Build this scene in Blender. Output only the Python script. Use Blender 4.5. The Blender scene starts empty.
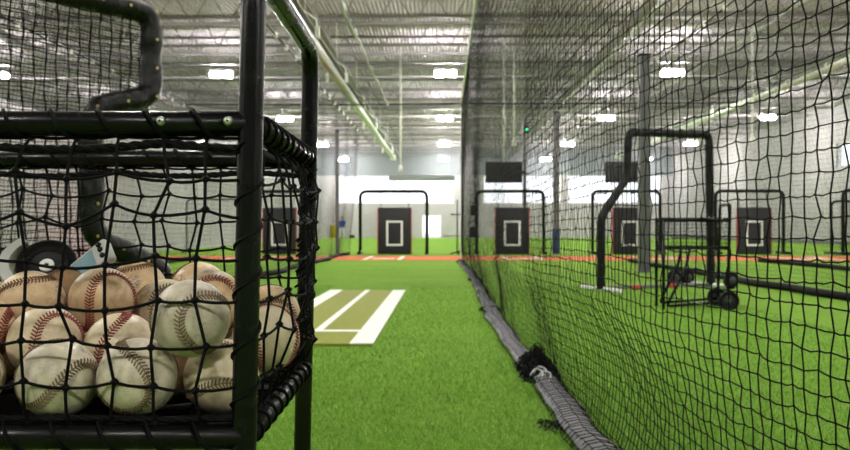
import bpy, bmesh, math, random
import numpy as np
from mathutils import Vector, Matrix
random.seed(7)
RNG = np.random.default_rng(11)
SC = bpy.context.scene
COL = SC.collection
PI = math.pi
EYE = 0.82
TH = math.radians(1.25)
FW = Vector((-math.sin(TH), math.cos(TH), 0)); RT = Vector((math.cos(TH), math.sin(TH), 0))
FPX, HOR = 826.4, 229.0


def P(u, v, d):
    """measured point: photo position and distance -> metres"""
    p = FW * d + RT * ((u - 425) / FPX * d)
    p.z = EYE + (HOR - v) / FPX * d
    return p


# ------------------------------------------------------------------ materials
def mat(name, col, rough=0.6, metal=0.0, spec=0.5, emit=None, strength=0):
    m = bpy.data.materials.new(name); m.use_nodes = True
    b = m.node_tree.nodes['Principled BSDF']
    b.inputs['Base Color'].default_value = (*col, 1)
    b.inputs['Roughness'].default_value = rough
    b.inputs['Metallic'].default_value = metal
    b.inputs['Specular IOR Level'].default_value = spec
    if emit:
        b.inputs['Emission Color'].default_value = (*emit, 1)
        b.inputs['Emission Strength'].default_value = strength
    return m


class N:
    """small node-building helper"""
    def __init__(s, m):
        s.nt = m.node_tree; s.b = s.nt.nodes['Principled BSDF']

    def node(s, t, **k):
        n = s.nt.nodes.new(t)
        for a, v in k.items():
            if a in n.inputs.keys():
                n.inputs[a].default_value = v
            else:
                setattr(n, a, v)
        return n

    def link(s, a, b): s.nt.links.new(a, b)

    def coord(s, kind='Object', scale=(1, 1, 1)):
        t = s.node('ShaderNodeTexCoord'); mp = s.node('ShaderNodeMapping')
        mp.inputs['Scale'].default_value = scale
        s.link(t.outputs[kind], mp.inputs['Vector'])
        return mp.outputs['Vector']

    def noise(s, vec, scale, detail=4, rough=0.55):
        n = s.node('ShaderNodeTexNoise'); n.inputs['Scale'].default_value = scale
        n.inputs['Detail'].default_value = detail; n.inputs['Roughness'].default_value = rough
        if vec is not None: s.link(vec, n.inputs['Vector'])
        return n.outputs['Fac']

    def ramp(s, fac, stops):
        r = s.node('ShaderNodeValToRGB')
        while len(r.color_ramp.elements) < len(stops): r.color_ramp.elements.new(0.5)
        for e, (p, c) in zip(r.color_ramp.elements, stops):
            e.position = p; e.color = (*c, 1) if len(c) == 3 else c
        s.link(fac, r.inputs['Fac'])
        return r.outputs['Color']

    def mix(s, fac, a, b, blend='MIX'):
        n = s.node('ShaderNodeMix', data_type='RGBA', blend_type=blend)
        for sock, val in ((n.inputs[0], fac), (n.inputs[6], a), (n.inputs[7], b)):
            if hasattr(val, 'is_linked'): s.link(val, sock)
            elif isinstance(val, (int, float)): sock.default_value = val
            else: sock.default_value = (*val, 1)
        return n.outputs[2]

    def math(s, op, a, b=0.0):
        n = s.node('ShaderNodeMath', operation=op)
        for i, val in enumerate((a, b)):
            if hasattr(val, 'is_linked'): s.link(val, n.inputs[i])
            else: n.inputs[i].default_value = val
        return n.outputs[0]

    def color(s, c): s.link(c, s.b.inputs['Base Color'])

    def bump(s, h, strength=0.3, dist=0.01):
        n = s.node('ShaderNodeBump'); n.inputs['Strength'].default_value = strength
        n.inputs['Distance'].default_value = dist
        s.link(h, n.inputs['Height']); s.link(n.outputs['Normal'], s.b.inputs['Normal'])


M = {}
M['twine'] = mat('black_twine', (0.003, 0.003, 0.0035), 0.8, spec=0.12)
M['cord'] = mat('black_cord', (0.0025, 0.0025, 0.003), 0.65, spec=0.10)
M['rope'] = mat('white_rope', (0.88, 0.88, 0.85), 0.8)
M['white_pipe'] = mat('white_pipe', (0.88, 0.88, 0.85), 0.5)
M['steel'] = mat('zinc_steel', (0.62, 0.62, 0.64), 0.28, metal=1.0)
M['galv'] = mat('pale_galvanised', (0.55, 0.55, 0.56), 0.4, metal=0.6)
M['brass'] = mat('brass_grommet', (0.75, 0.55, 0.22), 0.3, metal=1.0)
M['rubber'] = mat('black_rubber', (0.005, 0.005, 0.006), 0.7, spec=0.15)
M['hub'] = mat('grey_hub', (0.05, 0.05, 0.055), 0.5, spec=0.3)
M['post_grey'] = mat('grey_painted_steel', (0.12, 0.12, 0.125), 0.5)
M['white_vinyl'] = mat('white_vinyl', (0.78, 0.78, 0.78), 0.55)
M['red_vinyl'] = mat('red_vinyl', (0.34, 0.03, 0.03), 0.5)
M['red_paint'] = mat('red_paint', (0.45, 0.04, 0.03), 0.45)
M['screen'] = mat('dark_screen_glass', (0.006, 0.006, 0.007), 0.25)
M['bezel'] = mat('black_plastic', (0.005, 0.005, 0.006), 0.5, spec=0.2)
M['navy'] = mat('navy_padding', (0.02, 0.035, 0.10), 0.6)
M['blue'] = mat('blue_cloth', (0.03, 0.09, 0.38), 0.8)
M['dark_cloth'] = mat('dark_cloth', (0.02, 0.02, 0.025), 0.85)
M['skin'] = mat('skin', (0.45, 0.27, 0.19), 0.6)
M['hair'] = mat('dark_hair', (0.012, 0.009, 0.008), 0.6)
M['yellow'] = mat('yellow_plastic', (0.62, 0.45, 0.03), 0.5)
M['pale_plastic'] = mat('pale_grey_plastic', (0.40, 0.41, 0.385), 0.45)
M['lcd'] = mat('pale_blue_display', (0.20, 0.33, 0.38), 0.25)
M['green_led'] = mat('green_indicator', (0.02, 0.3, 0.08), 0.4, emit=(0.05, 1.0, 0.35), strength=2.5)
M['lamp'] = mat('lit_lamp_lens', (0.9, 0.9, 0.9), 0.5, emit=(1.0, 0.97, 0.90), strength=360)
M['tube_green'] = mat('pale_green_white_enamel', (0.62, 0.63, 0.60), 0.6)
M['duct'] = mat('grey_duct', (0.30, 0.31, 0.33), 0.5)
M['joist'] = mat('joist_paint', (0.30, 0.27, 0.30), 0.6)
M['header'] = mat('blue_grey_header', (0.20, 0.215, 0.24), 0.8)
M['wall_dark'] = mat('grey_painted_block', (0.16, 0.16, 0.165), 0.8)
M['frame_white'] = mat('white_window_frame', (0.7, 0.7, 0.7), 0.5)

# black powder-coated tube: faint orange-peel
m = M['black_metal'] = mat('black_powder_coat', (0.0022, 0.0022, 0.003), 0.26, spec=0.26)
n = N(m); h = n.noise(n.coord(), 700, 2); n.bump(h, 0.03, 0.001)
n.link(n.math('ADD', n.math('MULTIPLY', n.noise(n.coord(), 60, 5), 0.12), 0.20), n.b.inputs['Roughness'])
# black vinyl padding: wrinkles
m = M['vinyl'] = mat('black_vinyl', (0.003, 0.003, 0.004), 0.38, spec=0.28)
n = N(m); n.bump(n.noise(n.coord(scale=(1, 1, 0.45)), 22, 4), 0.9, 0.02)
m = M['pad_vinyl'] = mat('charcoal_vinyl', (0.018, 0.018, 0.021), 0.55, spec=0.3)
n = N(m); n.bump(n.noise(n.coord(), 5, 3), 0.5, 0.05)
# hem fabric: woven grey
m = M['hem'] = mat('grey_woven_hem', (0.10, 0.10, 0.11), 0.85)
n = N(m)
n.color(n.ramp(n.noise(n.coord(), 14, 6, 0.7), [(0.3, (0.12, 0.12, 0.135)), (0.7, (0.26, 0.26, 0.285))]))
n.bump(n.noise(n.coord(), 120, 2), 0.5, 0.006)

# turf
GREEN = [(0.0, (0.085, 0.19, 0.020)), (0.40, (0.175, 0.345, 0.040)), (0.62, (0.25, 0.45, 0.065)), (1.0, (0.40, 0.60, 0.15))]
m = M['turf'] = mat('green_turf', (0.08, 0.27, 0.015), 0.85, spec=0.03)
n = N(m); c = n.coord()
fine = n.noise(c, 95, 3, 0.7); big = n.noise(c, 0.7, 3); mid = n.noise(c, 9, 4, 0.65)
fac = n.math('ADD', n.math('MULTIPLY', fine, 0.62), n.math('ADD', n.math('MULTIPLY', big, 0.14), n.math('MULTIPLY', mid, 0.24)))
n.color(n.ramp(fac, [(0.33, GREEN[0][1]), (0.46, GREEN[1][1]), (0.56, GREEN[2][1]), (0.72, GREEN[3][1])]))
n.bump(n.noise(c, 140, 3, 0.7), 0.9, 0.02)
m = M['blade'] = mat('turf_blade', (0.08, 0.27, 0.015), 0.6, spec=0.15)
n = N(m); n.color(n.ramp(n.noise(n.coord(), 60, 3, 0.8), [(0.30, (0.09, 0.20, 0.020)), (0.52, (0.20, 0.39, 0.048)), (0.68, (0.42, 0.62, 0.20))]))
m = M['clay'] = mat('red_clay_turf', (0.52, 0.13, 0.06), 0.9, spec=0.05)
n = N(m); n.color(n.ramp(n.noise(n.coord(), 30, 5, 0.7), [(0.3, (0.52, 0.13, 0.06)), (0.7, (0.72, 0.23, 0.12))]))
m = M['olive'] = mat('olive_turf_mat', (0.22, 0.24, 0.035), 0.85)
n = N(m); n.color(n.ramp(n.noise(n.coord(), 60, 5, 0.75), [(0.3, (0.17, 0.20, 0.022)), (0.7, (0.29, 0.31, 0.05))])); n.bump(n.noise(n.coord(), 150, 2), 0.6, 0.01)
m = M['white_turf'] = mat('white_turf', (0.80, 0.80, 0.77), 0.85)
n = N(m); n.color(n.ramp(n.noise(n.coord(), 80, 4, 0.75), [(0.3, (0.70, 0.71, 0.68)), (0.6, (0.84, 0.84, 0.82))]))

# walls / ceiling
m = M['wall'] = mat('white_painted_panel', (0.66, 0.67, 0.66), 0.7)
n = N(m); n.color(n.ramp(n.noise(n.coord(), 0.6, 4), [(0.3, (0.385, 0.365, 0.385)), (0.7, (0.45, 0.43, 0.45))]))
m = M['deck'] = mat('corrugated_ceiling_deck', (0.62, 0.63, 0.60), 0.6)
n = N(m); w = n.node('ShaderNodeTexWave', wave_type='BANDS', bands_direction='X'); w.inputs['Scale'].default_value = 2.2
n.link(n.coord(), w.inputs['Vector']); n.bump(w.outputs['Fac'], 1.0, 0.06)
n.color(n.ramp(n.noise(n.coord(), 0.25, 4), [(0.3, (0.48, 0.42, 0.48)), (0.7, (0.56, 0.50, 0.56))]))
m = M['glass'] = mat('window_glass', (1, 1, 1), 0.0)
m.node_tree.nodes['Principled BSDF'].inputs['Transmission Weight'].default_value = 1.0
m.node_tree.nodes['Principled BSDF'].inputs['IOR'].default_value = 1.08
m = M['ground_out'] = mat('concrete_outside', (0.55, 0.54, 0.52), 0.9)


def leather(name, lo, hi, dirt, dirt_amt, pr):
    m = mat(name, hi, 0.42, spec=0.45)
    n = N(m)
    t = n.node('ShaderNodeTexCoord'); oi = n.node('ShaderNodeObjectInfo')
    off = n.node('ShaderNodeVectorMath', operation='SCALE'); off.inputs[0].default_value = (3.1, 7.7, 5.3)
    n.link(oi.outputs['Random'], off.inputs['Scale'])
    add = n.node('ShaderNodeVectorMath', operation='ADD')
    n.link(t.outputs['Object'], add.inputs[0]); n.link(off.outputs[0], add.inputs[1])
    v = add.outputs[0]
    base = n.ramp(n.noise(v, 28, 5, 0.65), [(0.3, lo), (0.62, hi)])
    dm = n.ramp(n.noise(v, 42, 6, 0.75), [(0.5, (0, 0, 0)), (0.72, (1, 1, 1))])
    base = n.mix(n.math('MULTIPLY', dm, dirt_amt), base, dirt)
    sp = n.ramp(n.noise(v, 190, 4, 0.7), [(0.60, (0, 0, 0)), (0.72, (1, 1, 1))])
    base = n.mix(n.math('MULTIPLY', sp, 0.40), base, (0.16, 0.11, 0.07))
    # worn ink of the stamp at the sweet spot
    nm = n.node('ShaderNodeVectorMath', operation='NORMALIZE'); n.link(t.outputs['Object'], nm.inputs[0])
    dp = n.node('ShaderNodeVectorMath', operation='DOT_PRODUCT'); n.link(nm.outputs[0], dp.inputs[0]); dp.inputs[1].default_value = (0, 0, 1)
    spot = n.ramp(dp.outputs['Value'], [(0.955, (0, 0, 0)), (0.985, (1, 1, 1))])
    ink = n.ramp(n.noise(v, 170, 5, 0.8), [(0.47, (0, 0, 0)), (0.58, (1, 1, 1))])
    base = n.mix(n.math('MULTIPLY', n.math('MULTIPLY', spot, ink), pr), base, (0.06, 0.06, 0.08))
    n.color(base)
    n.bump(n.noise(v, 420, 3), 0.15, 0.001)
    return m


M['leather_tan'] = leather('tan_worn_leather', (0.44, 0.28, 0.14), (0.68, 0.50, 0.31), (0.22, 0.12, 0.06), 0.7, 0.8)
M['leather_cream'] = leather('cream_leather', (0.52, 0.40, 0.25), (0.74, 0.63, 0.46), (0.28, 0.18, 0.10), 0.6, 0.5)
M['leather_grey'] = leather('grey_white_leather', (0.38, 0.33, 0.24), (0.62, 0.55, 0.43), (0.19, 0.14, 0.085), 0.65, 0.7)
M['leather_brown'] = leather('brown_dirty_leather', (0.20, 0.11, 0.05), (0.33, 0.20, 0.10), (0.12, 0.06, 0.03), 0.6, 0.6)
M['st_red'] = mat('red_thread', (0.20, 0.028, 0.022), 0.7)
M['st_brown'] = mat('faded_brown_thread', (0.13, 0.06, 0.032), 0.75)
M['st_tan'] = mat('dirty_tan_thread', (0.17, 0.115, 0.062), 0.75)
M['seam'] = mat('dark_tan_seam_ridge', (0.16, 0.10, 0.06), 0.8)  # dark-tan colour of the raised ridge along the seam


# ------------------------------------------------------------------ mesh building
class MB:
    """collects shapes, then links them as ONE mesh object"""
    def __init__(s):
        s.v = []; s.nv = 0; s.f = []      # f: (array(k,c), material, smooth)

    def add(s, v, faces, mi=0, smooth=False):
        v = np.asarray(v, float).reshape(-1, 3)
        if isinstance(faces, np.ndarray):
            s.f.append((faces + s.nv, mi, smooth))
        else:
            by = {}
            for f in faces: by.setdefault(len(f), []).append(f)
            for c, fs in by.items(): s.f.append((np.array(fs, int) + s.nv, mi, smooth))
        s.v.append(v); s.nv += len(v)
        return s

    def bm(s, b, mi=0, smooth=False, mtx=None):
        if mtx is not None: bmesh.ops.transform(b, matrix=mtx, verts=b.verts)
        b.verts.index_update()
        s.add([x.co[:] for x in b.verts], [[x.index for x in f.verts] for f in b.faces], mi, smooth)
        b.free(); return s

    def box(s, c, size, bevel=0.0, rz=0.0, mi=0, mtx=None, seg=2):
        b = bmesh.new(); bmesh.ops.create_cube(b, size=1)
        bmesh.ops.scale(b, vec=size, verts=b.verts)
        if bevel: bmesh.ops.bevel(b, geom=b.edges[:], offset=bevel, segments=seg, profile=0.5, affect='EDGES')
        mx = Matrix.Translation(Vector(c)) @ (mtx if mtx is not None else Matrix.Rotation(rz, 4, 'Z'))
        return s.bm(b, mi, bool(bevel), mx)

    def tube(s, pts, r, sides=10, closed=False, caps=True, mi=0):
        p = np.asarray(pts, float); k = len(p)
        t = np.gradient(p, axis=0) if not closed else np.roll(p, -1, 0) - np.roll(p, 1, 0)
        t /= np.linalg.norm(t, axis=1)[:, None] + 1e-12
        a = np.array((0, 0, 1.0)) if abs(t[0][2]) < 0.9 else np.array((1.0, 0, 0))
        nrm = np.zeros_like(p); x = a - t[0] * (a @ t[0]); x /= np.linalg.norm(x)
        for i in range(k):
            x = x - t[i] * (x @ t[i]); x /= np.linalg.norm(x) + 1e-12; nrm[i] = x
        bi = np.cross(t, nrm)
        rr = np.broadcast_to(np.asarray(r, float), (k,))
        an = np.arange(sides) / sides * 2 * PI
        v = p[:, None] + rr[:, None, None] * (np.cos(an)[None, :, None] * nrm[:, None] + np.sin(an)[None, :, None] * bi[:, None])
        i = np.arange(k if closed else k - 1)[:, None]; j = np.arange(sides)[None]
        i2 = (i + 1) % k; j2 = (j + 1) % sides
        q = np.stack(np.broadcast_arrays(i * sides + j, i * sides + j2, i2 * sides + j2, i2 * sides + j), -1).reshape(-1, 4)
        base = s.nv
        s.add(v.reshape(-1, 3), q, mi, True)
        if caps and not closed:
            s.f.append((np.array([list(range(sides))[::-1]]) + base, mi, False))
            s.f.append((np.array([[(k - 1) * sides + x for x in range(sides)]]) + base, mi, False))
        return s

    def lines(s, L, r, ref, sides=3, mi=0):
        """many equal-length strands at once: L (count, n, 3)"""
        L = np.asarray(L, float); c, k = L.shape[:2]
        t = np.gradient(L, axis=1); t /= np.linalg.norm(t, axis=2)[..., None] + 1e-12
        ref = np.broadcast_to(np.asarray(ref, float), L.shape)
        nr = np.cross(t, ref); nr /= np.linalg.norm(nr, axis=2)[..., None] + 1e-9
        bi = np.cross(t, nr)
        an = np.arange(sides) / sides * 2 * PI + 0.5
        v = L[:, :, None] + r * (np.cos(an)[None, None, :, None] * nr[:, :, None] + np.sin(an)[None, None, :, None] * bi[:, :, None])
        a = np.arange(c)[:, None, None] * (k * sides); i = np.arange(k - 1)[None, :, None]; j = np.arange(sides)[None, None]
        j2 = (j + 1) % sides
        q = np.stack(np.broadcast_arrays(a + i * sides + j, a + i * sides + j2, a + (i + 1) * sides + j2, a + (i + 1) * sides + j), -1).reshape(-1, 4)
        return s.add(v.reshape(-1, 3), q, mi, True)

    def knots(s, pts, r, mi=0):
        p = np.asarray(pts, float).reshape(-1, 3); k = len(p)
        o = np.array([(1, 0, 0), (-1, 0, 0), (0, 1, 0), (0, -1, 0), (0, 0, 1), (0, 0, -1)], float) * r
        t = np.array([(0, 2, 4), (2, 1, 4), (1, 3, 4), (3, 0, 4), (2, 0, 5), (1, 2, 5), (3, 1, 5), (0, 3, 5)])
        v = p[:, None] + o[None]
        return s.add(v.reshape(-1, 3), (np.arange(k)[:, None, None] * 6 + t[None]).reshape(-1, 3), mi, True)

    def lathe(s, prof, mtx=None, seg=32, mi=0, smooth=True):
        """profile [(radius, height)] about z"""
        pr = np.asarray(prof, float); k = len(pr)
        an = np.arange(seg) / seg * 2 * PI
        v = np.stack([pr[:, None, 0] * np.cos(an), pr[:, None, 0] * np.sin(an), np.broadcast_to(pr[:, None, 1], (k, seg))], -1).reshape(-1, 3)
        if mtx is not None:
            mm = np.array(mtx); v = v @ mm[:3, :3].T + mm[:3, 3]
        i = np.arange(k - 1)[:, None]; j = np.arange(seg)[None]; j2 = (j + 1) % seg
        q = np.stack(np.broadcast_arrays(i * seg + j, i * seg + j2, (i + 1) * seg + j2, (i + 1) * seg + j), -1).reshape(-1, 4)
        return s.add(v, q, mi, smooth)

    def ball(s, c, r, sub=2, scale=(1, 1, 1), mi=0):
        b = bmesh.new(); bmesh.ops.create_icosphere(b, subdivisions=sub, radius=r)
        return s.bm(b, mi, True, Matrix.Translation(Vector(c)) @ Matrix.Diagonal((*scale, 1)))

    def mesh(s, name, mats):
        me = bpy.data.meshes.new(name)
        v = np.concatenate(s.v)
        tot = np.concatenate([np.full(len(f), f.shape[1]) for f, _, _ in s.f])
        idx = np.concatenate([f.ravel() for f, _, _ in s.f])
        mi = np.concatenate([np.full(len(f), q) for f, q, _ in s.f])
        sm = np.concatenate([np.full(len(f), q) for f, _, q in s.f])
        me.vertices.add(len(v)); me.vertices.foreach_set('co', v.astype(np.float32).ravel())
        me.loops.add(len(idx)); me.loops.foreach_set('vertex_index', idx.astype(np.int32))
        me.polygons.add(len(tot))
        me.polygons.foreach_set('loop_start', np.concatenate([[0], np.cumsum(tot)[:-1]]).astype(np.int32))
        for mm in (mats if isinstance(mats, (list, tuple)) else [mats]): me.materials.append(mm)
        me.polygons.foreach_set('material_index', mi.astype(np.int32))
        me.polygons.foreach_set('use_smooth', sm.astype(bool))
        me.update(calc_edges=True); me.validate()
        return me

    def build(s, name, mats, parent=None, loc=None):
        o = bpy.data.objects.new(name, s.mesh(name, mats)); COL.objects.link(o)
        if parent: o.parent = parent
        if loc is not None: o.location = loc
        return o


def tag(o, label=None, cat=None, group=None, kind=None):
    if label: o['label'] = label
    if cat: o['category'] = cat
    if group: o['group'] = group
    if kind: o['kind'] = kind
    return o


def empty(name, loc=(0, 0, 0), rz=0.0):
    o = bpy.data.objects.new(name, None); COL.objects.link(o)
    o.empty_display_size = 0.1; o.location = loc; o.rotation_euler = (0, 0, rz)
    return o


def each(name, mb, m, parent, places):
    """one small part built once and set at several places"""
    o = None
    for p in places:
        o = mb.build(name, m, parent) if o is None else o.copy()
        if o.name not in COL.objects: COL.objects.link(o)
        o.location = p

def copy_tree(o, parent=None):
    c = o.copy(); COL.objects.link(c)
    if parent: c.parent = parent
    for ch in [x for x in COL.objects if x.parent == o]: copy_tree(ch, c)
    return c


def rounded(pts, rad, n=6, closed=False):
    """polyline with rounded corners"""
    pts = [Vector(p) for p in pts]; out = []
    k = len(pts)
    for i, p in enumerate(pts):
        if not closed and i in (0, k - 1): out.append(p); continue
        a, b = pts[i - 1], pts[(i + 1) % k]
        da, db = (a - p), (b - p)
        r = min(rad, da.length * 0.45, db.length * 0.45)
        s, e = p + da.normalized() * r, p + db.normalized() * r
        for j in range(n + 1):
            t = j / n
            out.append(s.lerp(p, t).lerp(p.lerp(e, t), t))
    return [q[:] for q in out]


def densify(pts, step, closed=False):
    out = []
    k = len(pts)
    for i in range(k if closed else k - 1):
        a, b = Vector(pts[i]), Vector(pts[(i + 1) % k])
        m = max(1, int((b - a).length / step))
        for j in range(m): out.append(a.lerp(b, j / m)[:])
    if not closed: out.append(tuple(pts[-1]))
    return out


def helix(a, b, r, pitch, cord, sides=5, per=14, wob=0.0):
    a, b = Vector(a), Vector(b); d = b - a; L = d.length; d.normalize()
    x = d.orthogonal().normalized(); y = d.cross(x)
    n = max(8, int(L / pitch * per))
    pts = []
    for i in range(n + 1):
        t = i / n; an = t * L / pitch * 2 * PI + wob * math.sin(t * 9)
        pts.append((a + d * (t * L) + (x * math.cos(an) + y * math.sin(an)) * (r + cord * 0.8))[:])
    return pts


# ------------------------------------------------------------------ the setting
XP = -10.5
X0, X1, Y0, Y1, CEIL = -24.0, 21.0, -14.0, 76.0, 8.4
s = MB().box(((X0 + X1) / 2, (Y0 + Y1) / 2, -0.1), (X1 - X0 + 1, Y1 - Y0 + 1, 0.2)); tag(s.build('floor', M['turf']), kind='structure')
s = MB().box(((X0 + X1) / 2, (Y0 + Y1) / 2, CEIL + 0.1), (X1 - X0 + 1, Y1 - Y0 + 1, 0.2)); tag(s.build('ceiling', M['deck']), kind='structure')
s = MB().box((X0 - 0.15, (Y0 + Y1) / 2, CEIL / 2), (0.3, Y1 - Y0, CEIL)); tag(s.build('wall_left', M['wall']), kind='structure')
WR = (41.6, 44.6, 4.1, 5.4)   # a window in the right wall
s = MB()
s.box((X1 + 0.15, (Y0 + WR[0]) / 2, CEIL / 2), (0.3, WR[0] - Y0, CEIL)); s.box((X1 + 0.15, (WR[1] + Y1) / 2, CEIL / 2), (0.3, Y1 - WR[1], CEIL))
s.box((X1 + 0.15, (WR[0] + WR[1]) / 2, WR[2] / 2), (0.3, WR[1] - WR[0], WR[2])); s.box((X1 + 0.15, (WR[0] + WR[1]) / 2, (WR[3] + CEIL) / 2), (0.3, WR[1] - WR[0], CEIL - WR[3]))
tag(s.build('wall_right', M['wall']), kind='structure')
tag(MB().box((XP - 0.1, 41, 1.95), (0.2, 70, 3.9)).build('wall_partition', M['wall']), kind='structure')
s = MB().box(((X0 + X1) / 2, Y0 - 0.15, CEIL / 2), (X1 - X0, 0.3, CEIL)); tag(s.build('wall_front', M['wall_dark']), kind='structure')
# back wall with a band of windows and a glazed door
WZ0, WZ1 = 3.15, 5.75
wins = [(-10.0, 1.0), (3.7, 10.8), (11.4, 20.0)]
DX0, DX1, DZ = -1.95, -0.15, 2.15
s = MB(); yb = Y1 + 0.15
s.box(((X0 + DX0) / 2, yb, WZ0 / 2), (DX0 - X0, 0.3, WZ0)); s.box(((DX1 + X1) / 2, yb, WZ0 / 2), (X1 - DX1, 0.3, WZ0))
s.box(((DX0 + DX1) / 2, yb, (DZ + WZ0) / 2), (DX1 - DX0, 0.3, WZ0 - DZ))
tag(MB().box(((X0 + X1) / 2, yb, (WZ1 + CEIL) / 2), (X1 - X0, 0.3, CEIL - WZ1)).build('wall_header', M['header']), kind='structure')
edges = [X0] + [e for w in wins for e in w] + [X1]
for i in range(0, len(edges), 2): s.box(((edges[i] + edges[i + 1]) / 2, yb, (WZ0 + WZ1) / 2), (edges[i + 1] - edges[i], 0.3, WZ1 - WZ0))
tag(s.build('wall_back', M['wall']), kind='structure')


def window(name, cx, cy, cz, w, h, axis, n_mull):
    """frame with mullions and a pane, in an opening of the wall"""
    r = tag(empty(name, (cx, cy, cz), 0 if axis == 'y' else PI / 2), kind='structure')
    f = MB(); t = 0.09
    for sx in (-1, 1): f.box((sx * (w / 2 - t / 2), 0, 0), (t, 0.12, h))
    for sz in (-1, 1): f.box((0, 0, sz * (h / 2 - t / 2)), (w - 2 * t, 0.12, t))
    for i in range(1, n_mull): f.box((-w / 2 + w * i / n_mull, 0, 0), (0.05, 0.1, h - 2 * t))
    f.build('window_frame', M['frame_white'], r)
    MB().box((0, 0.02, 0), (w - t, 0.012, h - t)).build('window_pane', M['glass'], r)
    return r


for i, (a, b) in enumerate(wins): window('window_%d' % (i + 1), (a + b) / 2, yb, (WZ0 + WZ1) / 2, b - a, WZ1 - WZ0, 'y', 4)
window('window_4', X1 + 0.15, (WR[0] + WR[1]) / 2, (WR[2] + WR[3]) / 2, WR[1] - WR[0], WR[3] - WR[2], 'x', 2)
r = tag(empty('door_1', ((DX0 + DX1) / 2, yb, 0)), kind='structure')
f = MB(); w = DX1 - DX0
for sx in (-1, 1): f.box((sx * (w / 2 - 0.05), 0, DZ / 2), (0.1, 0.1, DZ))
f.box((0, 0, DZ - 0.05), (w - 0.2, 0.1, 0.1)); f.box((0, 0, 0.04), (w - 0.2, 0.1, 0.08))
f.build('door_frame', M['frame_white'], r)
MB().box((0, 0.02, DZ / 2), (w - 0.2, 0.012, DZ - 0.16)).build('door_pane', M['glass'], r)
MB().tube([(0.7, -0.06, 0.8), (0.7, -0.11, 0.85), (0.7, -0.11, 1.25), (0.7, -0.06, 1.3)], 0.015, 8).build('door_handle', M['steel'], r)
# building column between the windows, skirting kerb of the right wall
tag(MB().box((2.35, Y1 - 0.25, CEIL / 2), (0.85, 0.5, CEIL)).build('wall_column', M['wall']), kind='structure')
tag(MB().box((X1 - 0.06, (Y0 + Y1) / 2, 0.09), (0.12, Y1 - Y0, 0.18)).build('baseboard_right', M['post_grey']), kind='structure')
tag(MB().box((X0 + 0.04, (Y0 + Y1) / 2, 0.06), (0.08, Y1 - Y0, 0.12)).build('baseboard_left', M['wall']), kind='structure')
# ground outside
tag(MB().box((3, Y1 + 45, -0.2), (200, 89, 0.2)).build('ground_outside', M['ground_out']), kind='structure')

# red clay strip with white lane lines
tag(MB().box(((X0 + X1) / 2, 23.2, 0.004), (X1 - X0, 3.2, 0.008)).build('floor_strip', M['clay']), kind='structure')
LANES = [-9.2, -5.4, -1.63, 2.2, 6.0, 10.0]
for x in LANES:
    for c, sz in (((x - 0.46, 23.2, 0.010), (0.11, 2.6, 0.006)), ((x + 0.46, 23.2, 0.010), (0.11, 2.6, 0.006)), ((x, 22.6, 0.010), (0.6, 0.35, 0.006))):
        tag(MB().box(c, sz).build('floor_marking', M['white_turf']), kind='structure')

# ceiling joists: one open-web joist, repeated along the building
def joist_mesh():
    s = MB(); zt, zb = CEIL - 0.05, CEIL - 1.05
    for z in (zt, zb): s.box(((X0 + X1) / 2, 0, z), (X1 - X0, 0.12, 0.09))
    n = 38; dx = (X1 - X0) / n
    for i in range(n):
        a = X0 + i * dx
        s.tube([(a, 0, zt), (a + dx / 2, 0, zb)], 0.022, 4, caps=False); s.tube([(a + dx / 2, 0, zb), (a + dx, 0, zt)], 0.022, 4, caps=False)
    return s.mesh('ceiling_joist', M['joist'])
jm = joist_mesh()
y = -11.0
while y < 75:
    o = bpy.data.objects.new('ceiling_joist', jm); COL.objects.link(o); o.location = (0, y, 0); tag(o, kind='structure'); y += 3.1
for x in (-15.0, -4.0, 6.0):
    s = MB()
    for z, t in ((CEIL - 1.12, 0.05), (CEIL - 0.95, 0.03)): s.box((x, (Y0 + Y1) / 2, z), (0.22 if t > 0.04 else 0.03, Y1 - Y0, t if t > 0.04 else 0.3))
    tag(s.build('ceiling_girder', M['joist']), kind='structure')

# ------------------------------------------------------------------ lamps
def light_unit():
    r = empty('ceiling_light')
    h = MB(); h.box((0, 0, 0.15), (0.92, 0.16, 0.07), 0.015)
    for sx in (-0.24, 0.24):
        for k in range(5): h.box((sx - 0.16 + k * 0.08, 0, 0.20), (0.02, 0.14, 0.06))
    h.build('housing', M['galv'], r)
    for sx in (-0.24, 0.24):
        MB().box((sx, 0, 0.0), (0.36, 0.34, 0.18), 0.04).build('lens', M['lamp'], r)
    for sx in (-0.4, 0.4): MB().tube([(sx, 0, 0.18), (sx * 0.9, 0, CEIL - 7.0 - 1.0)], 0.008, 5).build('hanger', M['galv'], r)
    return r
lamp0 = None
row_words = {-6: 'behind', 7: 'overhead'}
LX = [(-18.0, 'the space past the partition'), (-8.9, 'the partition'), (0.1, 'the middle lane'), (9.1, 'the right-hand lanes'), (18.0, 'the right wall')]
LY = [(-6.5, None), (7.0, None), (20.0, None), (33.0, 'nearest'), (46.3, 'second'), (60.5, 'third'), (73.5, 'last')]
for yy, rw in LY:
    for xx, cw in LX:
        o = lamp0 = light_unit() if lamp0 is None else copy_tree(lamp0)
        o.location = (xx, yy, 7.0)
        if rw: lab = 'lit twin-lens ceiling light above %s, %s row in view' % (cw, rw)
        else: lab = 'lit twin-lens ceiling light above %s, %s' % (cw, {-6.5: 'behind the camera', 7.0: 'over the ball cart end', 20.0: 'over the ends of the nets'}[yy])
        tag(o, lab, 'ceiling light', 'twin-lens high ceiling lights')

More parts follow.
